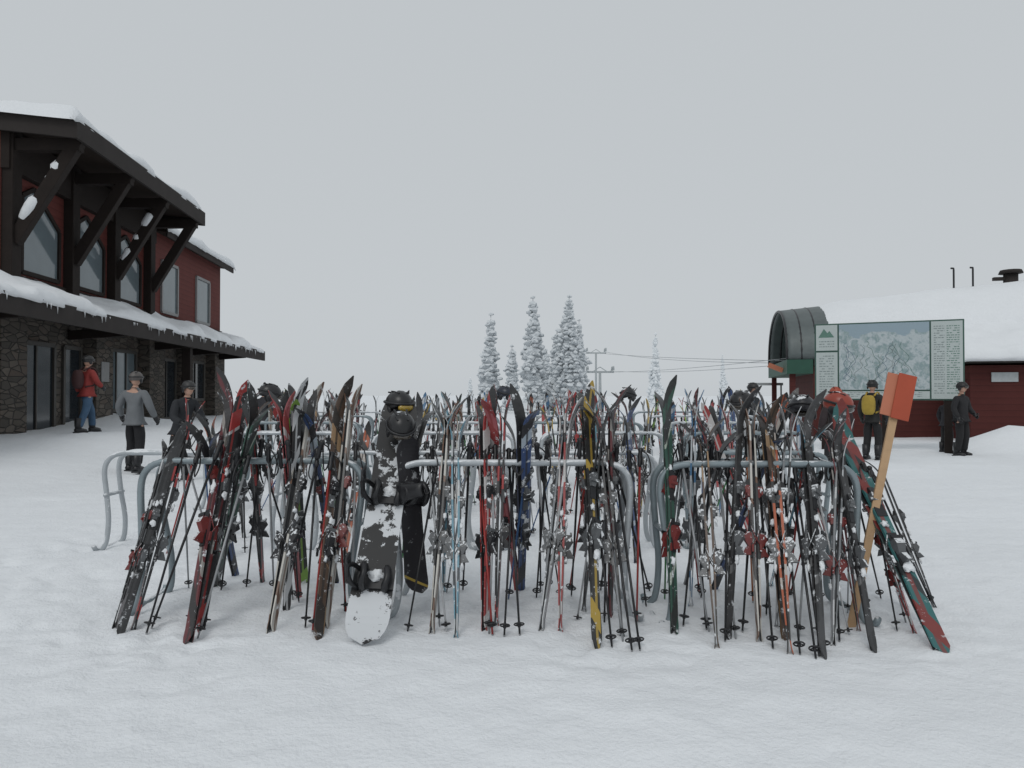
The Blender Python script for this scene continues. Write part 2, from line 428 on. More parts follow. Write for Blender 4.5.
for ri,(y,segs,h) in enumerate(back):
    parts=ri<2
    for si,(a,b) in enumerate(segs):
        npair=[4,7,9,10,10][ri]; npole=[7,7,6,5,5][ri]
        a2=a
        if ri==0 and si==0: a2=-3.30; npair=3; npole=5
        for k in range(npair):
            x=a2+.10+(b-a2-.2)*(k+R(-.4,.4)+.5)/npair
            side=random.choice([1,1,-1]); L=R(1.5,1.86)
            B,T=lean(x,y,h,side,random.gauss(0,.12),L)
            B,T=cap(B,T,1.5+R(.02,.022*y))
            ski_pair(B,T,random.choice(VW),random.choice([.1,.7,1.0,1.3,math.pi/2,math.pi/2,1.8,-.5,R(-.6,.6)]),parts)
        for k in range(npole):
            x=R(a2+.1,b-.1); side=random.choice([1,1,-1])
            B,T=lean(x,y,h,side,random.gauss(0,.17),1.2,R(.2,.5)); pole(B,T,random.choice([0,0,0,0,1,1,2,3,4,5]),parts)
def fr(pb,yb,pt,yt,yr=5.15,h=1.02):
    d=CAMH*F/(yb-HOR); B=Vector((px(pb,d),d,0)); B.z=gh(B.x,B.y)-.02
    Ty=B.y+.9
    for _ in range(5):
        z=CAMH-(yt-HOR)/F*Ty
        Ty=B.y+(yr-.12-B.y)*z/h
    return B,Vector((px(pt,Ty),Ty,z))
yl=5.4;ym=5.25;yr_=5.15
S=[ (122,632,182,428,14,.6,yl),(134,628,196,398,0,-1.0,yl),(116,628,172,436,1,1.2,yl),
 (188,640,238,379,2,-.45,yl),(200,628,246,384,0,1.0,yl),(216,585,262,392,4,1.3,yl),
 (272,634,312,384,3,1.3,yl),(287,610,300,380,1,.9,yl),(319,640,344,388,11,.8,yl),(326,632,354,388,3,1.4,yl),
 (300,598,280,392,10,1.3,yl),
 (432,634,449,404,3,1.35,ym),(457,637,455,412,16,1.5,ym),
 (486,632,482,398,15,.9,ym),(496,628,503,392,0,1.45,ym),(521,588,525,397,8,.5,ym),
 (541,634,572,396,9,1.2,ym),(560,634,562,391,15,1.4,ym),
 (597,650,586,388,6,.5,ym),(583,612,604,400,14,1.3,ym),(610,620,612,384,2,1.1,ym),
 (622,640,598,402,14,1.4,ym),
 (674,638,667,384,4,.6,yr_),(690,606,694,392,12,1.3,yr_),(716,650,702,420,11,1.3,yr_),
 (727,640,742,390,14,.7,yr_),(758,642,748,402,3,1.5,yr_),
 (789,654,768,398,7,1.15,yr_),(784,640,764,400,11,.5,yr_),(775,625,790,404,9,1.3,yr_),(821,658,800,397,14,.6,yr_),
 (831,642,840,432,9,1.4,yr_),(873,648,834,420,14,.3,yr_),(858,628,826,420,2,1.1,yr_),
]
for s in S:
    B,T=fr(*s[:4],yr=s[6]); ski_pair(B,T,s[4],s[5])
B,T=fr(942,650,834,414,yr=5.35)
ski_pair(B,T,5,.15,label="teal and red pair of skis leaning at a rack end",wide=1.75,bi=4)
B,T=fr(926,622,846,436,yr=5.5); ski_pair(B,T,9,-.5,label="grey and white skis leaning crossed against a rack end",bi=4)
B,T=fr(905,604,842,424,yr=5.6); ski_pair(B,T,1,1.1,bi=1)
B,T=fr(914,632,858,470,yr=5.4); ski_pair(B,T,15,.9)
B,T=fr(934,604,872,452,yr=5.7); ski_pair(B,T,14,1.3,bi=4)
for (a,b,y,h,_) in R1:
    for k in range(4):
        x=a+.1+(b-a-.2)*(k+R(.1,.9))/4
        B,T=lean(x,y,h,-1,random.gauss(0,.12),R(1.5,1.75)); B,T=cap(B,T,R(1.5,1.58)); ski_pair(B,T,random.choice(VW),random.choice([.5,1.2,1.5,1.5,R(-.6,.6)]))
    for k in range(5):
        B,T=lean(R(a,b),y,h,-1,R(-.2,.2),1.2,R(.2,.5)); pole(B,T,random.choice([0,0,1,2,3]))
PO=[(147,632,208,418,0),(152,628,222,440,0),(205,628,236,452,0),(198,634,250,455,1),(286,598,322,440,0),(294,600,280,450,1),(306,630,318,448,0),(313,636,332,452,2),
 (338,560,352,440,0),(440,628,432,446,1),(463,590,470,440,0),(489,636,496,440,1),(504,640,515,445,0),(493,638,478,450,2),(508,600,530,440,4),
 (536,596,548,440,0),(549,590,536,440,3),(571,600,580,438,0),(612,648,590,440,0),(632,652,604,440,0),(640,650,612,446,0),(623,644,600,448,1),(646,606,628,450,0),(636,625,640,448,2),
 (664,600,668,440,5),(682,630,700,445,0),(706,632,690,440,0),(724,645,728,440,0),(735,640,716,445,1),(741,632,755,440,0),(752,600,746,436,6),(765,612,772,440,0),
 (772,650,756,446,0),(799,656,780,450,0),(815,660,786,440,0),(824,652,806,450,0),(797,636,812,440,1),(838,640,830,452,0),(846,612,850,470,3),(880,596,850,470,0),(905,622,862,462,1),(925,628,880,500,0),(896,630,868,470,0),(932,602,868,466,0),(866,606,842,450,0),
 (300,602,288,440,0),(222,590,240,440,0),(275,590,268,440,1),(600,590,618,440,0),(650,588,610,446,0),(700,596,712,440,0),(784,600,770,440,0),(520,640,508,445,0)]
for a,b,c,d,ci in PO:
    B,T=fr(a,b,c,d,yr=5.3); pole(B,T,ci,L=min(1.32,(T-B).length))
for (a,b,y,h,_) in R1:
    for k in range(4):
        B,T=lean(R(a,b),y,h,1,R(-.2,.2),1.2,R(.25,.5)); pole(B,T,random.choice([0,0,0,1,1,2,3]))
# ------------------------------------------------------------ snowboards
def snowboard(B,Tp,mtop,roll,label,Lb=1.56,W=.135,sn=1,zs=(.42,1.02)):
    mb=MB();N=40;vs=[];fs=[];K=6
    for i in range(N+1):
        t=i/N; w=W*(.86+.14*abs(2*t-1)**2)
        e=min(t,1-t)/.11
        if e<1: w*=math.sqrt(max(0,1-(1-e)**2))*.96+.04
        y=-.05*max(0,(1-min(t,1-t)/.13))**2
        for j in range(K+1): vs.append((w*(2*j/K-1),y,t*Lb))
        for j in range(K,-1,-1): vs.append((w*(2*j/K-1),y-.011,t*Lb))
    c=2*(K+1)
    for i in range(N):
        for j in range(c): fs.append((i*c+j,i*c+(j+1)%c,(i+1)*c+(j+1)%c,(i+1)*c+j))
    fs.append(tuple(range(c))[::-1]);fs.append(tuple(N*c+j for j in range(c)))
    mb.add(vs,fs,0,False)
    T=frame(B,Tp,roll)
    e=obj("snowboard",None,None,label,"snowboard",T=T)
    obj("deck",mb.mesh("deck",[mtop]),e)
    for zc in zs:
        q=MB()
        q.box((-.10,-.032,zc-.065),(.13,-.012,zc+.065))
        q.tube(catmull([(-.09,-.025,zc-.06),(-.13,-.10,zc-.055),(-.15,-.17,zc),(-.13,-.10,zc+.055),(-.09,-.025,zc+.06)],4),.016,7)
        bo=obj("binding",q.mesh("binding",[M['black']]),e)
        q=MB(); vs=[];fs=[]
        for i in range(6):
            for j in range(7):
                a=(j/6-.5)*1.9; hgt=.03+i*.045
                vs.append((-.12-.035*math.cos(a)+.02*i/5-.0,-.04-hgt,zc+.07*math.sin(a)*(1-.07*i)))
        for i in range(5):
            for j in range(6): fs.append((i*7+j,i*7+j+1,(i+1)*7+j+1,(i+1)*7+j))
        q.add(vs,fs,0,True)
        ho=obj("highback",q.mesh("highback",[M['black']]),bo); sm=ho.modifiers.new("Solidify",'SOLIDIFY'); sm.thickness=.014
        for xx,hh in ((-.06,.13),(.08,.08)):
            q=MB()
            q.tube(catmull([(xx,-.03,zc-.07),(xx,-hh*.8,zc-.055),(xx+.01,-hh,zc),(xx,-hh*.8,zc+.055),(xx,-.03,zc+.07)],4),[.022]*17,7)
            q.box((xx-.02,-hh*.9,zc+.045),(xx+.02,-hh*.5,zc+.066))
            obj("strap",q.mesh("strap",[M['black']]),bo)
        if sn:
            q=MB(); q.ell((.02,-.03,zc+.02),(.05,.028,.035),0,14,9,lambda p:p*(1+.8*noise.noise(p*1.8+Vector((zc,0,0)))))
            obj("snow",q.mesh("snow",[M['snow']]),e)
m,n,l,b=newmat("white_deck_black_splatter"); tc=n.new("ShaderNodeTexCoord").outputs["Object"]
sp=n.new("ShaderNodeSeparateXYZ");l.new(tc,sp.inputs[0])
nz=noiset(n,l,tc,5.0,8,.72)
band=ramp(n,l,math_(n,l,'DIVIDE',sp.outputs[2],1.8),[(0,.0),(.05,.0),(.15,.0),(.20,.13),(.34,.15),(.42,.07),(.50,.03),(.60,.06),(.70,.12),(.9,.13)])
k=ramp(n,l,math_(n,l,'ADD',nz,band),[(.57,0),(.585,1)])
l.new(mix(n,l,k,(.60,.62,.64),(.012,.012,.013)),b.inputs["Base Color"]); b.inputs["Roughness"].default_value=.5
B,T=fr(364,648,402,398,yr=5.3); snowboard(B,T,m,0.05,"white snowboard with black splatter leaning on a rack",Lb=(T-B).length,W=.14)
m2,n,l,b=newmat("dark_deck_yellow_mark"); tc=n.new("ShaderNodeTexCoord").outputs["Object"]
sp=n.new("ShaderNodeSeparateXYZ");l.new(tc,sp.inputs[0])
k=ramp(n,l,math_(n,l,'ADD',sp.outputs[2],math_(n,l,'MULTIPLY',sp.outputs[0],.5)),[(0,0),(.06,1),(.08,0)],'CONSTANT')
k2=ramp(n,l,noiset(n,l,tc,11,5,.7),[(.60,0),(.64,1)])
cc=mix(n,l,k,(.016,.015,.018),(.35,.25,.05)); cc=mix(n,l,k2,cc,(.3,.31,.32))
l.new(cc,b.inputs["Base Color"]); b.inputs["Roughness"].default_value=.45
B=Vector((px(417,4.98),4.98,.17));T=Vector((px(408,5.15),5.15,1.02))
snowboard(B,T,m2,math.pi*.26,"short black snowboard hanging by its binding from a rack",Lb=1.06,W=.10,sn=0,zs=(.66,))
# ------------------------------------------------------------ orange marker
def marker(B,Tp,roll,label):
    L=(Tp-B).length; e=obj("marker_board",None,None,label,"marker board",T=frame(B,Tp,roll))
    a=MB(); a.box((-.026,-.012,0),(.026,.012,L-.05)); obj("stake",a.mesh("stake",[M['stake']]),e,bevel=.003)
    a=MB(); a.box((-.098,-.024,L-.31),(-.024,-.0125,L-.01)); o=obj("panel",a.mesh("panel",[M['orange2']]),e,bevel=.003); 
    a=MB(); a.box((-.030,-.038,L-.32),(.088,-.026,L)); o=obj("panel",a.mesh("panel",[M['orange']]),e,bevel=.003); 
marker(Vector((px(848,4.85),4.85,-.06)),Vector((px(902,5.1),5.1,1.64)),-.15,"orange plywood marker blades on a bare wooden stake")
# ------------------------------------------------------------ helmets
def helmet_builder(mb,mi=0,vi=1):
    nu=24;nv=9;vs=[];fs=[]
    for i in range(nv+1):
        for j in range(nu):
            a=2*math.pi*j/nu; front=max(0,-math.sin(a))
            lim=math.radians(118)-math.radians(34)*front**1.5
            ph=lim*i/nv
            vs.append((.112*math.sin(ph)*math.cos(a),.132*math.sin(ph)*math.sin(a),.115*math.cos(ph)))
    for i in range(nv):
        for j in range(nu): fs.append((i*nu+j,(i+1)*nu+j,(i+1)*nu+(j+1)%nu,i*nu+(j+1)%nu))
    mb.add(vs,fs,mi,True)
    mb.tube([(.115*math.cos(a),.136*math.sin(a),.005) for a in [math.pi+math.pi*k/10 for k in range(11)]],.007,6,vi)
    for sx in (-1,1):
        mb.ell((sx*.100,.0,-.055),(.016,.042,.048),vi,10,6)
        for q in (-.04,.02,.07): mb.beam((sx*.04,q-.02,.108-abs(q)*.25),(sx*.05,q+.025,.108-abs(q)*.25),.014,.012,vi)
def goggle_builder(mb,mi=0,gi=1):
    mb.tube([(.117*math.cos(a),.137*math.sin(a),.012) for a in [2*math.pi*k/20 for k in range(20)]],.011,6,mi,True)
    mb.ell((0,-.110,-.018),(.074,.034,.035),gi,12,7)
M['gog']=mat("goggle_lens",(.05,.04,.03),.08,0,.3,6,spec=.9)
def helmet(loc,c,nm,rot,label,lens=None,tilt=.25):
    hm=mat("helmet_"+nm,c,.35,0,.2,6,snow=.03)
    e=obj("ski_helmet",None,None,label,"helmet","helmets hung on the skis",T=Matrix.Translation(loc)@Matrix.Rotation(rot,4,'Z')@Matrix.Rotation(tilt,4,'X')@Matrix.Scale(.88,4))
    a=MB();helmet_builder(a);so=obj("shell",a.mesh("shell",[hm,M['black']]),e)
    sm=so.modifiers.new("Solidify",'SOLIDIFY'); sm.thickness=.008
    a=MB();goggle_builder(a);obj("goggles",a.mesh("goggles",[M['black'],lens or M['gog']]),e)
M['gogy']=mat("yellow_goggle_lens",(.40,.27,.04),.15,0,.2,6,spec=.8)
helmet((px(401,5.2),5.2,CAMH-(426-HOR)/F*5.2),(.014,.014,.015),"black",.3,"black helmet hung on a snowboard",M['gog'],.6)
helmet((px(399,5.5),5.5,CAMH-(404-HOR)/F*5.5),(.014,.014,.015),"satin_black",.7,"black helmet with yellow goggles resting on a snowboard",M['gogy'],.1)
helmet((px(838,5.9),5.9,CAMH-(404-HOR)/F*5.9),(.30,.05,.03),"orange_red",.8,"orange red helmet hung at a rack end")
helmet((px(741,6.4),6.4,CAMH-(402-HOR)/F*6.4),(.013,.013,.014),"gloss_black",-.6,"glossy black helmet hung on ski tips")
helmet((px(802,5.6),5.6,CAMH-(408-HOR)/F*5.6),(.016,.016,.02),"navy_black",2.8,"dark helmet hung on ski tips")
helmet((px(270,7.6),7.6,1.52),(.02,.02,.022),"charcoal",2.0,"charcoal helmet hung on ski tips")
helmet((px(505,9.6),9.6,1.52),(.02,.025,.04),"dark_blue",1.0,"dark blue helmet hung on ski tips")
helmet((px(628,9.7),9.7,1.50),(.02,.02,.022),"dark_grey",2.4,"dark grey helmet hung on ski tips")
# ------------------------------------------------------------ lodge
th=math.radians(4.79)
lodge=obj("ski_lodge",None,None,"red and stone two storey ski lodge with snowy overhanging roofs","building",
   T=Matrix.Translation((-12.5,19.4,0))@Matrix.Rotation(th,4,'Z'))
def part(name,mb,mats,parent=lodge,bevel=0,label=None,kind=None):
    return obj(name,mb.mesh(name,mats),parent,label=label,bevel=bevel,kind=kind)
a=MB(); a.box((-10,-9,-.5),(0,15.8,4.25)); gf=part("stone_wall",a,[M['stone']])
a=MB(); a.box((-10,-1.6,4.25),(-.002,7.7,8.0)); a.box((-10,7.7,4.25),(-.004,15.6,7.55)); part("siding_wall",a,[M['siding']])
def slab(mb,x0,z0,x1,z1,y0,y1,t,mi=0):
    mb.add([(x0,y0,z0),(x1,y0,z1),(x1,y1,z1),(x0,y1,z0),(x0,y0,z0+t),(x1,y0,z1+t),(x1,y1,z1+t),(x0,y1,z0+t)],
       [(0,3,2,1),(4,5,6,7),(0,1,5,4),(1,2,6,5),(2,3,7,6),(3,0,4,7)],mi)
def snowslab(x0,z0,x1,z1,y0,y1,t,seed,lip=.12,amp=.10,drop=.10,lump=.6):
    mb=MB(); nu=26; nv=max(20,int((y1-y0)*9)); vs=[];fs=[]
    for j in range(nv+1):
        for i in range(nu+1):
            u=i/nu; u=u**1.8; v=j/nv; yy=y0+(y1-y0)*v
            w=noise.noise(Vector((seed,yy*.9,0)))*.6+noise.noise(Vector((seed,yy*2.6,5)))*.5
            ex=x0+(x1-x0)*u
            zz=z0+(z1-z0)*u
            de=abs(ex-x0); dy=min(yy-y0,y1-yy)
            prof=math.sqrt(max(0,1-(1-min(1,de/.22))**2))
            prof*=math.sqrt(max(0,1-(1-min(1,dy/.3))**2))
            hh=t*prof*max(.25,1+lump*1.6*noise.noise(Vector((ex*.8,yy*.7,seed)))+.35*noise.noise(Vector((ex*2,yy*2.2,seed+3))))
            shift=(lip+amp*w)*(1-min(1,de/.5)) * (1 if x0>x1 else -1)
            if i==0: hh=-drop-drop*2.0*max(0,w)
            vs.append((ex+shift,yy+ (0 if 0<j<nv else (-.1 if j==0 else .1)),zz+hh-(.08*(1-min(1,dy/.12)))))
    for j in range(nv):
        for i in range(nu): fs.append((j*(nu+1)+i,j*(nu+1)+i+1,(j+1)*(nu+1)+i+1,(j+1)*(nu+1)+i))
    o=len(vs)
    for j in range(nv+1):
        p=vs[j*(nu+1)]; vs.append((x0-.05*(1 if x0>x1 else -1),p[1],z0-.005))
    for j in range(nv): fs.append((j*(nu+1),(j+1)*(nu+1),o+j+1,o+j))
    mb.add(vs,fs,0,True); return mb
RI=8.95
a=MB(); slab(a,1.8,7.93,-10.3,RI,-1.75,7.45,.10); roof=part("roof",a,[M['soffit']])
a=MB(); slab(a,1.88,7.70,1.80,7.70,-1.83,7.53,.48)
for y0,y1 in ((-1.83,-1.75),(7.45,7.53)):
    a.add([(1.8,y0,7.70),(-10.3,y0,RI-.24),(-10.3,y0,RI+.24),(1.8,y0,8.18),(1.8,y1,7.70),(-10.3,y1,RI-.24),(-10.3,y1,RI+.24),(1.8,y1,8.18)],[(0,1,2,3),(7,6,5,4),(0,4,5,1),(3,2,6,7),(0,3,7,4)],0)
part("fascia",a,[M['fascia']],roof)
part("roof_snow",snowslab(1.8,8.17,-10.3,RI+.22,-1.86,7.5,.27,1.3,.08,.12,.04,.55),[M['snow']],roof)
a=MB(); slab(a,.42,7.50,-10.3,8.6,7.72,16.0,.10); roof2=part("roof",a,[M['soffit']])
a=MB(); slab(a,.48,7.34,.42,7.34,7.72,16.06,.34); part("fascia",a,[M['fascia']],roof2)
part("roof_snow",snowslab(.42,7.67,-10.3,8.85,7.74,16.1,.28,4.3,.12,.12,.10,.6),[M['snow']],roof2)
a=MB(); slab(a,1.6,3.50,0.001,4.15,-9,17.2,.10); can=part("canopy",a,[M['soffit']])
a=MB(); slab(a,1.68,3.20,1.60,3.20,-9,17.26,.46); slab(a,1.6,3.24,0.0,3.9,17.2,17.26,.40); part("fascia",a,[M['fascia']],can)
part("canopy_snow",snowslab(1.6,3.66,0.0,4.28,-9,17.2,.20,9.7,.08,.24,.07,.9),[M['snow']],can)
for sy in [-3.5,1.7,6.9,10.5,14.2]:
    a=MB(); a.beam((0,sy,3.20),(1.55,sy,3.32),.18,.26);  part("bracket",a,[M['wood']],can,.01)
a=MB(); a.box((1.2,7.17,-.3),(1.5,7.43,3.22)); part("post",a,[M['wood']],lodge,.01)
ic=MB()
for k in range(60):
    yy=R(-6,17); L=R(.05,.25); ic.tube([(1.72,yy,3.6),(1.725,yy,3.6-L*.5),(1.725,yy,3.6-L)],[.018,.010,.002],5)
part("icicles",ic,[M['snow']],can,kind="stuff")
for i,sy in enumerate([-1.35,1.55,4.2,7.0]):
    a=MB(); a.box((-.01,sy-.2,4.2),(.26,sy+.2,7.98)); part("column",a,[M['wood']],lodge,.01)
    a=MB(); a.beam((.2,sy,5.25),(1.68,sy,7.76),.24,.30); part("brace",a,[M['wood']],lodge,.01)
    a=MB(); a.beam((.2,sy,7.62),(1.76,sy,7.66),.26,.30); part("outrigger",a,[M['wood']],lodge,.01)
    if i in(0,2):
        a=MB(); P=[Vector((.35+1.0*k/12,sy+R(-.02,.02),5.25+(.15+1.0*k/12)*1.70+.18)) for k in range(13)]
        a.tube(P,[.04]+[R(.08,.17) for _ in range(11)]+[.04],10); part("brace_snow",a,[M['snow']])
a=MB(); a.box((-.01,-1.6,7.0),(.20,7.45,7.96)); part("beam",a,[M['wood']],lodge,.01)
a=MB(); a.box((-.01,-1.6,4.2),(.10,15.6,4.5)); part("trim",a,[M['wood']],lodge,.005)
def window(y0,y1,z0,z1,cut=0,glass='glass',frm='frame',mull=1,parent=lodge,nm="window",pk=.5):
    ymd=y0+(y1-y0)*pk
    poly=[(y0,z0),(y1,z0),(y1,z1-cut),(ymd,z1),(y0,z1-cut*.35)] if cut else [(y0,z0),(y1,z0),(y1,z1),(y0,z1)]
    a=MB(); a.add([(.015,p[0],p[1]) for p in poly],[tuple(range(len(poly)))],0); 
    w=obj(nm,None,parent)
    part("pane",a,[M[glass]],w)
    a=MB()
    for i in range(len(poly)):
        p=poly[i];q=poly[(i+1)%len(poly)]
        a.beam((.03,p[0],p[1]),(.03,q[0],q[1]),.11,.08,0,Vector((1,0,0)))
    for k in range(mull):
        ym=y0+(y1-y0)*(k+1)/(mull+1); a.box((.0175,ym-.03,z0),(.05,ym+.03,z1-cut*.0 if not cut else z1-cut*.1))
    part("frame",a,[M[frm]],w)
window(-.75,1.05,4.62,6.85,.85,'glass','wood',0,pk=.3)
window(2.1,3.7,4.62,6.80,.75,'glass','wood',0,pk=.3)
window(4.75,6.45,4.62,6.80,.75,'glass','wood',0,pk=.3)
window(8.4,10.0,4.65,6.55,0,'glass','framel',0)
window(12.2,13.9,4.65,6.55,0,'glass','framel',0)
window(-.9,.85,.55,2.85,0,'glassd','frame',1,nm="door")
window(1.35,2.3,.55,2.85,0,'glassd','frame',0,nm="door")
window(3.9,6.1,1.0,2.95,0,'glass','frame',2)
window(8.0,9.8,.6,2.85,0,'glassd','frame',1,nm="door")
window(11,13.2,1.3,2.9,0,'glassd','frame',1)
window(-5,-2.5,.6,2.9,0,'glassd','frame',2)
for y0,y1 in ((-2.2,-1.1),(2.5,3.6),(6.4,7.8),(10.0,10.8),(13.6,15.0)):
    a=MB(); a.box((-.01,y0,-.3),(.40,y1,3.5)); part("stone_pier",a,[M['stone']],lodge,.02)
a=MB(); a.box((.41,2.75,1.9),(.43,3.25,2.5)); part("notice_board",a,[M['framel']],lodge)
# ------------------------------------------------------------ lift hut
HA=-14
hut=obj("lift_station",None,None,"red lift station with snow covered barrel vault roof","building",
  T=Matrix.Translation((11.0,27,0))@Matrix.Rotation(math.radians(HA),4,'Z'))
D=7.0
def arc(t,off=0,x=0):
    a=math.pi*t; ap=4.95+.095*x
    return (D/2-(D/2+off)*math.cos(a), 2.80+(ap-2.80+off)*max(0,math.sin(a))**.85)
a=MB(); a.box((0,0.02,-.5),(16,D-.02,2.80)); part("wall",a,[M['siding2']],hut)
def vault(x0,x1,off,th_,t0=0,t1=1,seed=None):
    mb=MB();N=44;K=max(4,int((x1-x0)*5));vs=[];fs=[]
    for i in range(N+1):
        t=t0+(t1-t0)*i/N
        for k in range(K+1):
            x=x0+(x1-x0)*k/K; o=off; y,z=arc(t,o,x)
            if seed is not None:
                e=min(1,((i/N)/.10)**.5,((1-i/N)/.10)**.5,((k/K)/.06)**.6)
                o=off+th_*e*(1+.30*noise.noise(Vector((x*.5,t*5,seed)))+.12*noise.noise(Vector((x*2,t*14,seed))))
                if k==0: x+=.3*noise.noise(Vector((t*7,seed,0)))+.15*noise.noise(Vector((t*25,seed,0)))
                y,z=arc(t,o,x)
            vs.append((x,y,z))
    for i in range(N):
        for k in range(K): fs.append((i*(K+1)+k,(i+1)*(K+1)+k,(i+1)*(K+1)+k+1,i*(K+1)+k+1))
    mb.add(vs,fs,0,True); return mb
M['metroof']=mat("dull_metal_roof",(.11,.13,.13),.5,.15,.3,3)
M['green']=mat("green_painted_steel",(.018,.075,.05),.6,0,.25,3)
o=part("vault_roof",vault(-.9,16,.02,0),[M['metroof']],hut); sm=o.modifiers.new("S",'SOLIDIFY'); sm.thickness=.06
part("roof_snow",vault(.45,16,.04,.15,.03,.97,5.0),[M['snow']],hut)
for xx in (-.9,-.4,.1):
    a=MB(); a.tube([(xx,)+arc(t/24,.05,xx) for t in range(25)],.05,6); part("roof_rib",a,[M['black']],hut)
a=MB(); a.add([(-.01,)+arc(t/24,-.1) for t in range(25)],[tuple(range(25))],0); part("gable_panel",a,[M['green']],hut)
a=MB(); a.box((-.92,-.10,2.28),(-.02,D+.10,2.80)); part("green_fascia",a,[M['green']],hut)
for yy in (.1,D-.3):
    a=MB(); a.box((-.8,yy,-.3),(-.6,yy+.2,2.28)); part("post",a,[M['siding2']],hut)
a=MB(); a.box((.0,-.14,2.58),(16,.01,2.79)); part("eave_trim",a,[M['fascia']],hut)
a=MB(); a.box((4.4,-2.2,-.5),(15.5,-.0,2.45)); part("annex_wall",a,[M['siding2']],hut)
a=MB(); a.add([(4.0,-2.7,2.5),(16,-2.7,2.5),(16,-.15,3.45),(4.0,-.15,3.45),(4.0,-2.7,2.62),(16,-2.7,2.62),(16,-.15,3.57),(4.0,-.15,3.57)],[(0,3,2,1),(4,5,6,7),(0,1,5,4),(1,2,6,5),(2,3,7,6),(3,0,4,7)],0); an=part("annex_roof",a,[M['fascia']],hut)
sn=snowslab(2.7,2.62,-.45,3.85,-16,-4.0,.34,3.3,.10,.14,.06,.35)
sn.v=[Vector((-p.y,-p.x,p.z)) for p in sn.v]; part("annex_snow",sn,[M['snow']],an)
a=MB(); a.box((5.0,-2.25,1.92),(5.75,-2.205,2.22)); part("window",a,[mat("pale_window",(.42,.45,.46),.3)],hut)
for xx in (5.35,6.0):
    a=MB(); a.tube([(xx,2.4,5.0),(xx,2.4,6.25),(xx-.02,2.35,6.30),(xx-.12,2.3,6.30)],.035,8); part("flue_pipe",a,[M['black']],hut)
a=MB(); a.tube([(7.55,3.2,5.4),(7.55,3.2,6.15)],.25,12); a.tube([(7.55,3.2,6.15),(7.55,3.2,6.28)],[.42,.36],12);a.box((6.95,3.1,5.9),(7.55,3.3,6.02)); part("roof_vent",a,[M['fascia']],hut)
a=MB(); a.beam((-1.45,1.2,2.66),(-.93,1.2,2.44),.18,.18); part("terminal_beam",a,[M['orange2']],hut)
# ------------------------------------------------------------ trail map sign
A=Vector((8.39,20.5,0));Bv=Vector((11.63,19.0,0)); W=(Bv-A).length
sign=obj("trail_map_sign",None,None,"large trail map sign board with green frame standing on posts","sign",
  T=Matrix.Translation(A)@Matrix.Rotation(math.atan2(Bv.y-A.y,Bv.x-A.x),4,'Z'))
a=MB(); a.box((0,0,1.36),(W,.16,3.46)); part("backing",a,[mat("grey_green_frame",(.045,.10,.08),.6)],sign,.01)
for xx in (.25,1.75,3.2):
    a=MB(); a.box((xx-.09,.02,-.3),(xx+.09,.15,1.36)); part("post",a,[M['wood']],sign)
pan=mat("off_white_panel",(.44,.49,.48),.5,0,.05,3)
def panel(x0,x1,z0,z1,name="info_panel",m_=None):
    a=MB(); a.box((x0,-.025,z0),(x1,-.002,z1)); return part(name,a,[m_ or pan],sign)
ink=mat("printed_ink",(.20,.24,.24),.6); inkg=mat("green_print",(.10,.20,.16),.6); inkb=mat("blue_print",(.12,.18,.25),.6)
def lines(p,x0,x1,z0,z1,dz,seed,m_=ink):
    rr=random.Random(seed); a=MB(); z=z1
    while z>z0:
        x=x0
        while x<x1:
            w=rr.uniform(.02,.08)
            if rr.random()<.85: a.box((x,-.029,z-dz*.30),(min(x+w,x1),-.0265,z))
            x+=w+.02
        z-=dz
    part("printed_lines",a,[m_],p,kind="stuff")
p1=panel(.04,.58,2.72,3.42); lines(p1,.12,.50,2.80,2.98,.07,1)
a=MB(); 
a.add([(.10,-.029,3.08),(.28,-.029,3.08),(.36,-.029,3.08),(.50,-.029,3.08),(.38,-.029,3.26),(.33,-.029,3.20),(.24,-.029,3.32)],[(0,1,2,3,4,5,6)],0)
part("mountain_emblem",a,[inkg],p1)
p2=panel(.04,.58,1.40,2.67); lines(p2,.12,.50,1.5,2.58,.07,2)
mapm,n,l,b=newmat("painted_mountain_map"); tc=n.new("ShaderNodeTexCoord").outputs["Object"]
sp=n.new("ShaderNodeSeparateXYZ");l.new(tc,sp.inputs[0])
f1=noiset(n,l,tc,1.7,8,.66)
ridge=math_(n,l,'ABSOLUTE',math_(n,l,'SUBTRACT',f1,.5))
c1=ramp(n,l,ridge,[(0,(.46,.51,.52)),(.03,(.38,.44,.46)),(.07,(.22,.30,.31)),(.13,(.27,.35,.35)),(.22,(.36,.42,.43))])
mp=n.new("ShaderNodeMapping"); mp.inputs["Scale"].default_value=(6,1,2.6); mp.inputs["Rotation"].default_value=(0,.5,0); l.new(tc,mp.inputs[0])
f2=noiset(n,l,mp.outputs[0],1.6,6,.7)
k2=ramp(n,l,f2,[(.46,0),(.60,1)])
cm=mix(n,l,math_(n,l,'MULTIPLY',k2,.55),c1,(.44,.49,.50))
rg=math_(n,l,'ADD',math_(n,l,'SUBTRACT',sp.outputs[2],2.5),math_(n,l,'MULTIPLY',math_(n,l,'SUBTRACT',noiset(n,l,tc,1.1,3),.5),1.3))
top=ramp(n,l,rg,[(.62,0),(.66,1)])
l.new(mix(n,l,top,cm,(.27,.35,.40)),b.inputs["Base Color"]); b.inputs["Roughness"].default_value=.5
p3=panel(.62,2.78,1.64,3.42,"map_panel",mapm)
rr=random.Random(5)
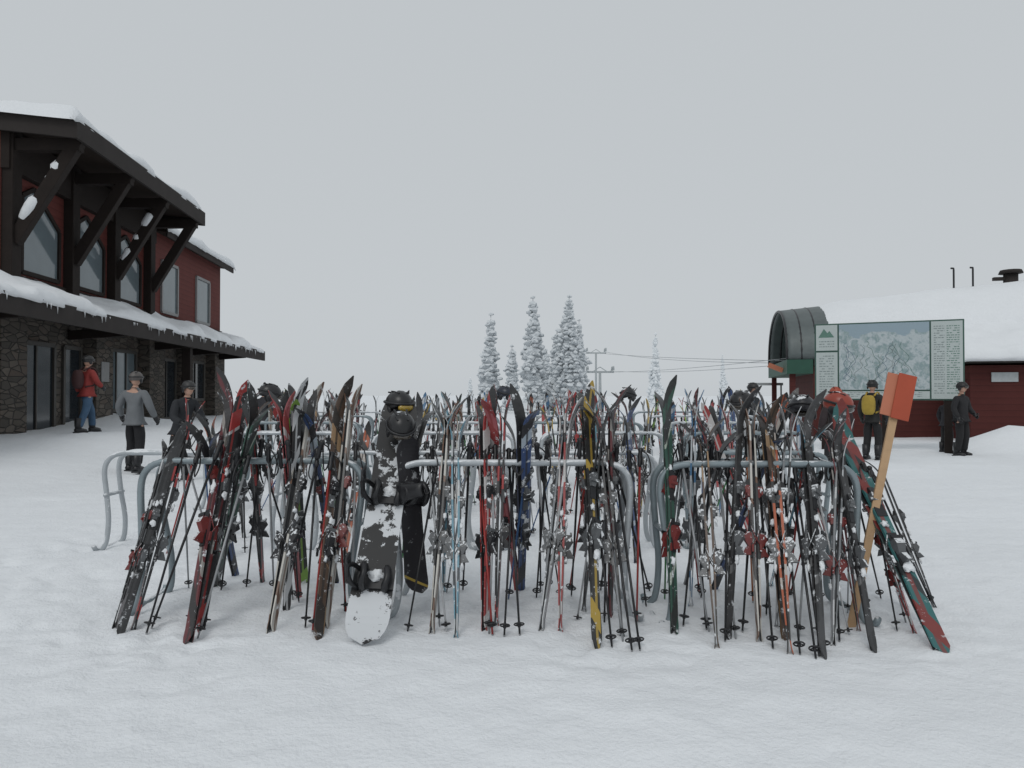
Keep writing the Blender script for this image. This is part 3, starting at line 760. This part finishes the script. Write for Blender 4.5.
for k in range(22):
    x=rr.uniform(.8,2.6); P=[]; z=rr.uniform(2.4,3.0)
    while z>1.8 and .68<x<2.68:
        P.append((x,-.027,z)); x+=rr.uniform(-.12,.12); z-=rr.uniform(.06,.13)
    if len(P)>2:
        a=MB(); a.tube(catmull(P,3),.0045,4); part("trail_line",a,[[inkg,inkb,pan,ink][k%4]],p3)
p4=panel(.62,2.78,1.40,1.60,"legend_panel"); lines(p4,.72,2.6,1.45,1.57,.05,9)
p5=panel(2.82,3.53,1.40,3.42); lines(p5,2.88,3.12,1.5,3.3,.06,3); lines(p5,3.17,3.46,1.5,3.3,.06,4,inkg)
# ------------------------------------------------------------ trees
def treemat(name,c,sn,am):
    m,n,l,b=newmat(name); g=n.new("ShaderNodeNewGeometry"); s=n.new("ShaderNodeSeparateXYZ"); l.new(g.outputs["Normal"],s.inputs[0])
    tc=n.new("ShaderNodeTexCoord").outputs["Object"]; f2=noiset(n,l,tc,2.2,5)
    k=math_(n,l,'ADD',s.outputs[2],math_(n,l,'MULTIPLY',math_(n,l,'SUBTRACT',f2,.5),3.0))
    k=math_(n,l,'ADD',math_(n,l,'MULTIPLY',k,.5),.5)
    k=ramp(n,l,k,[(am,0),(am+.35,1)])
    l.new(mix(n,l,k,c,sn),b.inputs["Base Color"]); b.inputs["Roughness"].default_value=.95;b.inputs["Specular IOR Level"].default_value=.1
    return m
TM=[treemat("hazed_snowy_needles",(.46,.49,.51),(.66,.69,.71),.22),treemat("far_hazed_snowy_needles",(.66,.69,.71),(.76,.79,.81),.15)]  # snowy needles, with fog haze painted in as pale colour, palest for far trees
M['trunk']=mat("hazed_snowy_bark",(.40,.42,.43),.9,0,.3,5,snow=.3)  # bark with some snow, its base lightened to carry the mist
bm=bmesh.new(); bmesh.ops.create_icosphere(bm,subdivisions=1,radius=1)
ICV=[v.co.copy() for v in bm.verts]; ICF=[[v.index for v in f.verts] for f in bm.faces]; bm.free()
def tree_mesh(H,Rr,seed,tm_,lean_=0):
    rr=random.Random(seed); mb=MB()
    def clump(c,r):
        mb.add([(c[0]+p.x*r*1.15*(1+rr.uniform(-.4,.4)),c[1]+p.y*r*1.15*(1+rr.uniform(-.4,.4)),c[2]+p.z*r*.8*(1+rr.uniform(-.4,.4))) for p in ICV],ICF,0,False)
    z=.3
    while z<H*.97:
        t=z/H; rad=Rr*((1-t)**.55)*(.50+.65*rr.random())+.10
        nb=rr.randint(5,8) if t<.8 else 3
        a0=rr.uniform(0,6.28)
        for q in range(nb):
            if rr.random()<.14: continue
            a=a0+q*6.28/nb+rr.uniform(-.4,.4); L=rad*rr.uniform(.45,1.3); ns=max(2,int(L/.16))
            for s in range(ns):
                u=(s+.5)/ns
                dr=-.9*L*u*u-.12*u
                clump((math.cos(a)*L*u+lean_*t*t,math.sin(a)*L*u,z+dr),(.23-.08*u)*rr.uniform(.7,1.5)*(.7+.5*(1-t)))
        z+=rr.uniform(.16,.32)
    clump((lean_,0,H),.14)
    tm=MB(); tm.tube([(0,0,-.3),(lean_*.2,0,H*.5),(lean_,0,H)],[.16,.09,.02],8)
    return mb.mesh("crown",[TM[tm_]]),tm.mesh("trunk",[M['trunk']])
TH=[7.4,6.2,8.0,5.0,6.0]
TV=[tree_mesh(7.4,1.10,1,0,.12),tree_mesh(6.2,.80,2,0,-.1),tree_mesh(8.0,1.55,3,0,.3),tree_mesh(5.0,.85,4,0),tree_mesh(6.0,.85,5,1,.1)]
def tree(pxx,top,d,v,lab="narrow spruce tree plastered with snow",wid=1):
    want=CAMH-(top-HOR)/F*d+.4; s=want/TH[v]
    e=obj("spruce_tree",None,None,lab,"tree","snow covered spruce trees",T=Matrix.Translation((px(pxx,d),d,-.4))@Matrix.Rotation(R(0,6.28),4,'Z')@Matrix.Diagonal((s*wid,s*wid,s,1)))
    obj("crown",TV[v][0],e);obj("trunk",TV[v][1],e)
tree(489,314,62,1,wid=1.1);tree(534,297,60,0);tree(569,297,60,2,"broad spruce tree heavily plastered with snow")
tree(580,320,64,0,wid=.8);tree(557,330,66,3);tree(512,346,72,3);tree(546,350,70,3)
tree(655,334,90,4,wid=.7);tree(723,355,90,4,wid=.6);tree(470,378,85,4)
# ------------------------------------------------------------ chairlift
M['haze']=mat("hazed_tower_steel",(.42,.45,.46),.8,0,.15,3,spec=.1)  # distance haze painted into the pale steel of towers and gantry
M['haze2']=mat("hazed_cable_steel",(.38,.40,.41),.8,0,.1,3,spec=.1)  # cable colour lightened so the lines fade as in fog
def tower(x,y,z,s=1):
    e=obj("lift_tower",None,None,"grey steel chairlift tower with crossarm","lift tower",T=Matrix.Translation((x,y,0)))
    a=MB();a.tube([(0,0,-.3),(0,0,z)],[.3*s,.2*s],10);obj("mast",a.mesh("mast",[M['haze']]),e)
    a=MB();a.beam((-2.2*s,0,z),(2.2*s,0,z),.25*s,.3*s)
    a.beam((-1.2*s,0,z),(0,0,z+.8*s),.12*s,.12*s);a.beam((1.2*s,0,z),(0,0,z+.8*s),.12*s,.12*s);obj("crossarm",a.mesh("crossarm",[M['haze']]),e)
    for sx in (-1,1):
        a=MB();a.beam((sx*2*s,-1,z+.2),(sx*2*s,1,z+.2),.15*s,.2*s)
        for k in range(4): a.ell((sx*2*s,-.8+.5*k,z+.35),(.06,.2,.2),0,8,6)
        obj("sheave_train",a.mesh("sheaves",[M['haze']]),e)
tower(px(600,70),70,CAMH+(395-372)/F*70,.6)
tower(px(596,80),80,CAMH+(395-353)/F*80,.5)
def cable(p1,p2,sag,r=.03):
    p1=Vector(p1);p2=Vector(p2);a=MB();P=[]
    for k in range(17):
        t=k/16;p=p1.lerp(p2,t);p.z-=sag*4*t*(1-t);P.append(p)
    a.tube(P,r,5); obj("lift_cable",a.mesh("lift_cable",[M['haze2']]),None,"thin steel chairlift cable spanning to the station","cable","chairlift cables")
def pt(pxx,py,d): return (px(pxx,d),d,CAMH-(py-HOR)/F*d)
cable(pt(588,352,80),pt(795,361,32),.15,.016);cable(pt(606,352,80),pt(800,363,33),.3,.016);cable(pt(592,372,70),pt(790,358,31),.2,.014);cable(pt(610,371,70),pt(793,364,31),.2,.014)
e=obj("loading_gantry",None,None,"small steel gantry beside the lift station","gantry",T=Matrix.Translation((px(768,34),34,0)))
for sx in(-.6,.6):
    a=MB();a.tube([(sx,0,-.3),(sx,0,1.95)],.04,8); obj("upright",a.mesh("upright",[M['haze']]),e)
a=MB();a.beam((-.68,0,2.0),(.68,0,2.0),.1,.12);obj("header",a.mesh("header",[M['haze']]),e)
# ------------------------------------------------------------ people
def skinmesh(name,V,E,root,mats,sub=2):
    me=bpy.data.meshes.new(name+"_rig"); me.from_pydata([v[0] for v in V],E,[])
    o=bpy.data.objects.new(name+"_tmp",me); col.objects.link(o)
    md=o.modifiers.new("Skin",'SKIN'); md.use_smooth_shade=True; md.branch_smoothing=.6
    sk=me.skin_vertices[0].data
    for i,v in enumerate(V):
        r=v[1]; sk[i].radius=(r,r) if isinstance(r,(int,float)) else r; sk[i].use_root=(i==root)
    s=o.modifiers.new("Sub",'SUBSURF'); s.levels=sub; s.render_levels=sub
    dg=bpy.context.evaluated_depsgraph_get(); dg.update()
    out=bpy.data.meshes.new_from_object(o.evaluated_get(dg)); out.name=name
    bpy.data.objects.remove(o,do_unlink=True)
    out.materials.clear()
    for x in mats: out.materials.append(x)
    for p in out.polygons: p.use_smooth=True; p.material_index=0
    return out
def person(loc,heading,h,jk,pn,hc,label,arms=None,stride=0,pack=None,bent=0,hat=False):
    s=h/1.75
    J={'pel':(0,0,.95),'sp':(0,-.01-bent*.15,1.12),'ch':(0,-bent*.35,1.33),'nk':(0,-.0-bent*.45,1.47),'hd':(0,-.015-bent*.5,1.55)}
    for sx,k in ((1,'l'),(-1,'r')):
        st=stride*sx
        J['hip'+k]=(sx*.09,0,.90);J['kn'+k]=(sx*.115,-.04-st*.16,.50);J['an'+k]=(sx*.13,.03-st*.28,.12)
        J['sh'+k]=(sx*.175,-bent*.35,1.41);J['el'+k]=(sx*.25,.03+st*.08-bent*.4,1.14);J['wr'+k]=(sx*.26,-.10+st*.14-bent*.5,.92)
    if arms: J.update(arms)
    names=list(J); ix={k:i for i,k in enumerate(names)}
    rb={'pel':.12,'sp':.11,'ch':.13,'nk':.055,'hd':.06}
    def rad(k,t):
        if k in rb: return rb[k]
        return {'hip':.085,'kn':.058,'an':.042,'sh':.055,'el':.042,'wr':.030}[k[:-1]]
    E=[('pel','sp'),('sp','ch'),('ch','nk'),('nk','hd')]
    for k in 'lr': E+=[('pel','hip'+k),('hip'+k,'kn'+k),('kn'+k,'an'+k),('ch','sh'+k),('sh'+k,'el'+k),('el'+k,'wr'+k)]
    body=skinmesh("person",[(J[k],rad(k,0)) for k in names],[(ix[a],ix[b]) for a,b in E],0,[M['skin']])
    hb=MB(); c=Vector(J['hd'])+Vector((0,-.01,.085))
    def hf(p):
        q=p.copy()
        if q.z<0: q.x*=1+.25*q.z; 
        if q.y<-.85 and abs(q.x)<.28 and -.35<q.z<.15: q.y-=.22
        if q.y<-.6 and .12<abs(q.x)<.55 and .05<q.z<.3: q.y+=.08
        return q
    hb.ell(c,(.078,.098,.118),0,20,14,hf)
    for sx in(-1,1): hb.ell(c+Vector((sx*.08,.01,-.01)),(.012,.022,.032),0,8,6)
    hb.ell(c+Vector((0,-.088,-.055)),(.026,.012,.008),0,8,5)
    mb=MB(); mb.add([v.co.copy() for v in body.vertices],[list(p.vertices) for p in body.polygons],0,True)
    mb.add(hb.v,hb.f,0,True)
    T=Matrix.Translation((loc[0],loc[1],loc[2]))@Matrix.Rotation(heading,4,'Z')@Matrix.Scale(s,4)
    P=obj("person",mb.mesh("person",[M['skin']]),None,label,"person",T=T)
    V=[((0,0,1.0),.145),((0,0,.92),.135)];Ed=[(0,1)]
    for k in 'lr':
        o=len(V);V+=[(J['hip'+k],.115),(tuple((Vector(J['hip'+k])+Vector(J['kn'+k]))/2),.10),(J['kn'+k],.085),(tuple((Vector(J['kn'+k])+Vector(J['an'+k]))/2),.082),(J['an'+k],.085)]
        Ed+=[(1,o),(o,o+1),(o+1,o+2),(o+2,o+3),(o+3,o+4)]
    obj("trousers",skinmesh("trousers",V,Ed,1,[mat("trouser_fabric",pn,.85,0,.3,6,bmp=.4)]),P)
    jm=mat("jacket_fabric",jk,.8,0,.22,5,bmp=.5)
    V=[((0,.0,.84),.16),((0,0,.98),.155),(J['sp'],.15),(J['ch'],.165),(J['nk'],.085),(tuple(Vector(J['nk'])+Vector((0,0,.03))),.078)];Ed=[(0,1),(1,2),(2,3),(3,4),(4,5)]
    for k in 'lr':
        o=len(V);V+=[(J['sh'+k],.088),(J['el'+k],.070),(J['wr'+k],.055)];Ed+=[(3,o),(o,o+1),(o+1,o+2)]
    obj("jacket",skinmesh("jacket",V,Ed,1,[jm]),P)
    for k,sx in (('l',1),('r',-1)):
        w=Vector(J['wr'+k]);dd=(w-Vector(J['el'+k])).normalized(); si=Vector((sx,0,0)); fw=dd.cross(si).normalized()
        if fw.y>0: fw=-fw
        g=MB(); g.tube([w-dd*.03,w+dd*.03,w+dd*.09],[.042,.045,.038],8)
        for q in range(4):
            b0=w+dd*.08+fw*(.03-.02*q); L=[.065,.075,.07,.055][q]
            g.tube([b0,b0+dd*L*.5-si*.004,b0+dd*L*.9-si*.028],[.014,.013,.010],6)
        b0=w+dd*.03+fw*.035; g.tube([b0,b0+fw*.035+dd*.025,b0+fw*.04+dd*.06],[.016,.014,.011],6)
        obj("glove",g.mesh("glove",[M['black']]),P)
        an=Vector(J['an'+k]); g=MB()
        g.tube([an+Vector((0,.01,.22)),an+Vector((0,.01,.05)),an+Vector((0,.0,-.03))],[.075,.072,.065],10)
        g.tube([an+Vector((0,.075,-.06)),an+Vector((0,.03,-.055)),an+Vector((0,-.10,-.065)),an+Vector((0,-.19,-.075))],[.045,.058,.052,.036],10)
        g.box((an.x-.045,an.y-.20,an.z-.12),(an.x+.045,an.y+.10,an.z-.09))
        obj("boot",g.mesh("boot",[M['black']]),P)
    g=MB()
    if hat:
        g.ell((0,0,.02),(.098,.112,.11),0,16,8,lambda p:p if p.z>-.3 else Vector((p.x,p.y,-.3)));g.ell((0,0,.145),(.03,.03,.03),0,8,6)
    else: helmet_builder(g)
    hm=mat("headgear",hc,.5,0,.2,6)
    o=obj("hat" if hat else "helmet",g.mesh("headgear",[hm,M['black']]),P); o.matrix_local=Matrix.Translation(c+Vector((0,0,.035)))
    g=MB();goggle_builder(g)
    o=obj("goggles",g.mesh("goggles",[M['black'],M['gog']]),P);o.matrix_local=Matrix.Translation(c+Vector((0,-.0,.035)))
    if pack:
        g=MB(); ch=Vector(J['ch'])
        g.ell((0,ch.y+.22,1.22),(.15,.11,.23),0,14,10,lambda p:Vector((max(-.8,min(.8,p.x))*1.1,p.y,max(-.85,min(.85,p.z))*1.1)))
        for sx in(-1,1): g.tube(catmull([(sx*.09,ch.y+.14,1.42),(sx*.11,ch.y-.02,1.50),(sx*.12,ch.y-.17,1.38),(sx*.13,ch.y-.12,1.12),(sx*.12,ch.y+.12,1.05)],4),.02,6)
        obj("backpack",g.mesh("backpack",[mat("backpack_fabric",pack,.8)]),P)
    return P
def stand(pxx,d): x=px(pxx,d); return (x,d,gh(x,d)-.01)
pi=math.pi
person(stand(87,17.6),pi*.85,1.80,(.26,.035,.03),(.05,.10,.17),(.03,.03,.03),"person in red jacket and blue trousers walking with a backpack",stride=.9,pack=(.05,.02,.02),arms={'elr':(-.27,-.05,1.17),'wrr':(-.22,-.22,1.05)})
person(stand(135,13.7),pi*.97,1.82,(.15,.16,.17),(.012,.012,.014),(.10,.09,.085),"person in grey jacket and black trousers with dark goggles",stride=.35,arms={'ell':(.30,.02,1.16),'wrl':(.34,-.14,.98),'elr':(-.29,.02,1.16),'wrr':(-.33,-.10,.95)})
person(stand(180,12.8),pi*.3,1.70,(.018,.02,.024),(.015,.015,.016),(.03,.03,.03),"person in black jacket bending beside the ski racks",bent=.5,arms={'ell':(.27,-.25,1.12),'wrl':(.22,-.45,1.05),'elr':(-.27,-.25,1.12),'wrr':(-.22,-.45,1.05)})
person(stand(961,18.4),pi*.15,1.82,(.014,.014,.016),(.012,.012,.013),(.015,.015,.015),"person in black ski clothes standing beside the map sign",arms={'ell':(.26,-.02,1.14),'wrl':(.20,-.20,1.0)})
person(stand(946,19.4),pi*.6,1.5,(.02,.02,.025),(.015,.015,.016),(.02,.02,.02),"person in dark clothes standing by the sign post")
person(stand(872,17.2),pi*.75,1.82,(.016,.016,.016),(.014,.014,.015),(.012,.012,.012),"person in black with a yellow backpack by the sign",pack=(.36,.25,.04))
person(stand(836,12.5),pi*.95,1.62,(.03,.02,.022),(.02,.02,.022),(.34,.06,.03),"person in dark jacket and orange helmet by the racks",stride=.3)
person(stand(752,16.5),pi*.2,1.75,(.02,.025,.03),(.02,.02,.02),(.02,.02,.02),"person in dark jacket standing behind the ski racks")
person(stand(264,17.4),pi*.9,1.72,(.03,.03,.035),(.02,.02,.02),(.03,.03,.03),"person in dark jacket and knitted hat behind the racks",hat=True)
# ------------------------------------------------------------ world, light, camera
w=bpy.data.worlds.new("World"); scene.world=w; w.use_nodes=True
n=w.node_tree.nodes;l=w.node_tree.links; bg=n["Background"]
sky=n.new("ShaderNodeTexSky"); sky.sky_type='NISHITA'; sky.sun_disc=False
sky.sun_elevation=math.radians(48); sky.sun_rotation=math.radians(200)
hs=n.new("ShaderNodeHueSaturation"); hs.inputs["Saturation"].default_value=.1; hs.inputs["Value"].default_value=.08
l.new(sky.outputs[0],hs.inputs["Color"])
cl=(.548,.582,.608)
l.new(mix(n,l,.93,hs.outputs[0],cl),bg.inputs[0]); bg.inputs[1].default_value=1.0
sl=bpy.data.lights.new("sun",'SUN'); sl.energy=.75; sl.angle=math.radians(25); sl.color=(1,.985,.96)
so=bpy.data.objects.new("sun",sl); so.rotation_euler=(math.radians(42),0,math.radians(-20)); col.objects.link(so)
cam=bpy.data.cameras.new("camera"); co=bpy.data.objects.new("camera",cam); col.objects.link(co)
cam.sensor_width=36; cam.lens=F*36/1024; cam.clip_end=2000; cam.clip_start=.05
co.location=(0,0,CAMH); co.rotation_euler=(math.radians(90)+math.atan((HOR-384)/F),0,0)
scene.camera=co
scene.view_settings.view_transform='Standard'; scene.view_settings.look='None'; scene.view_settings.exposure=0
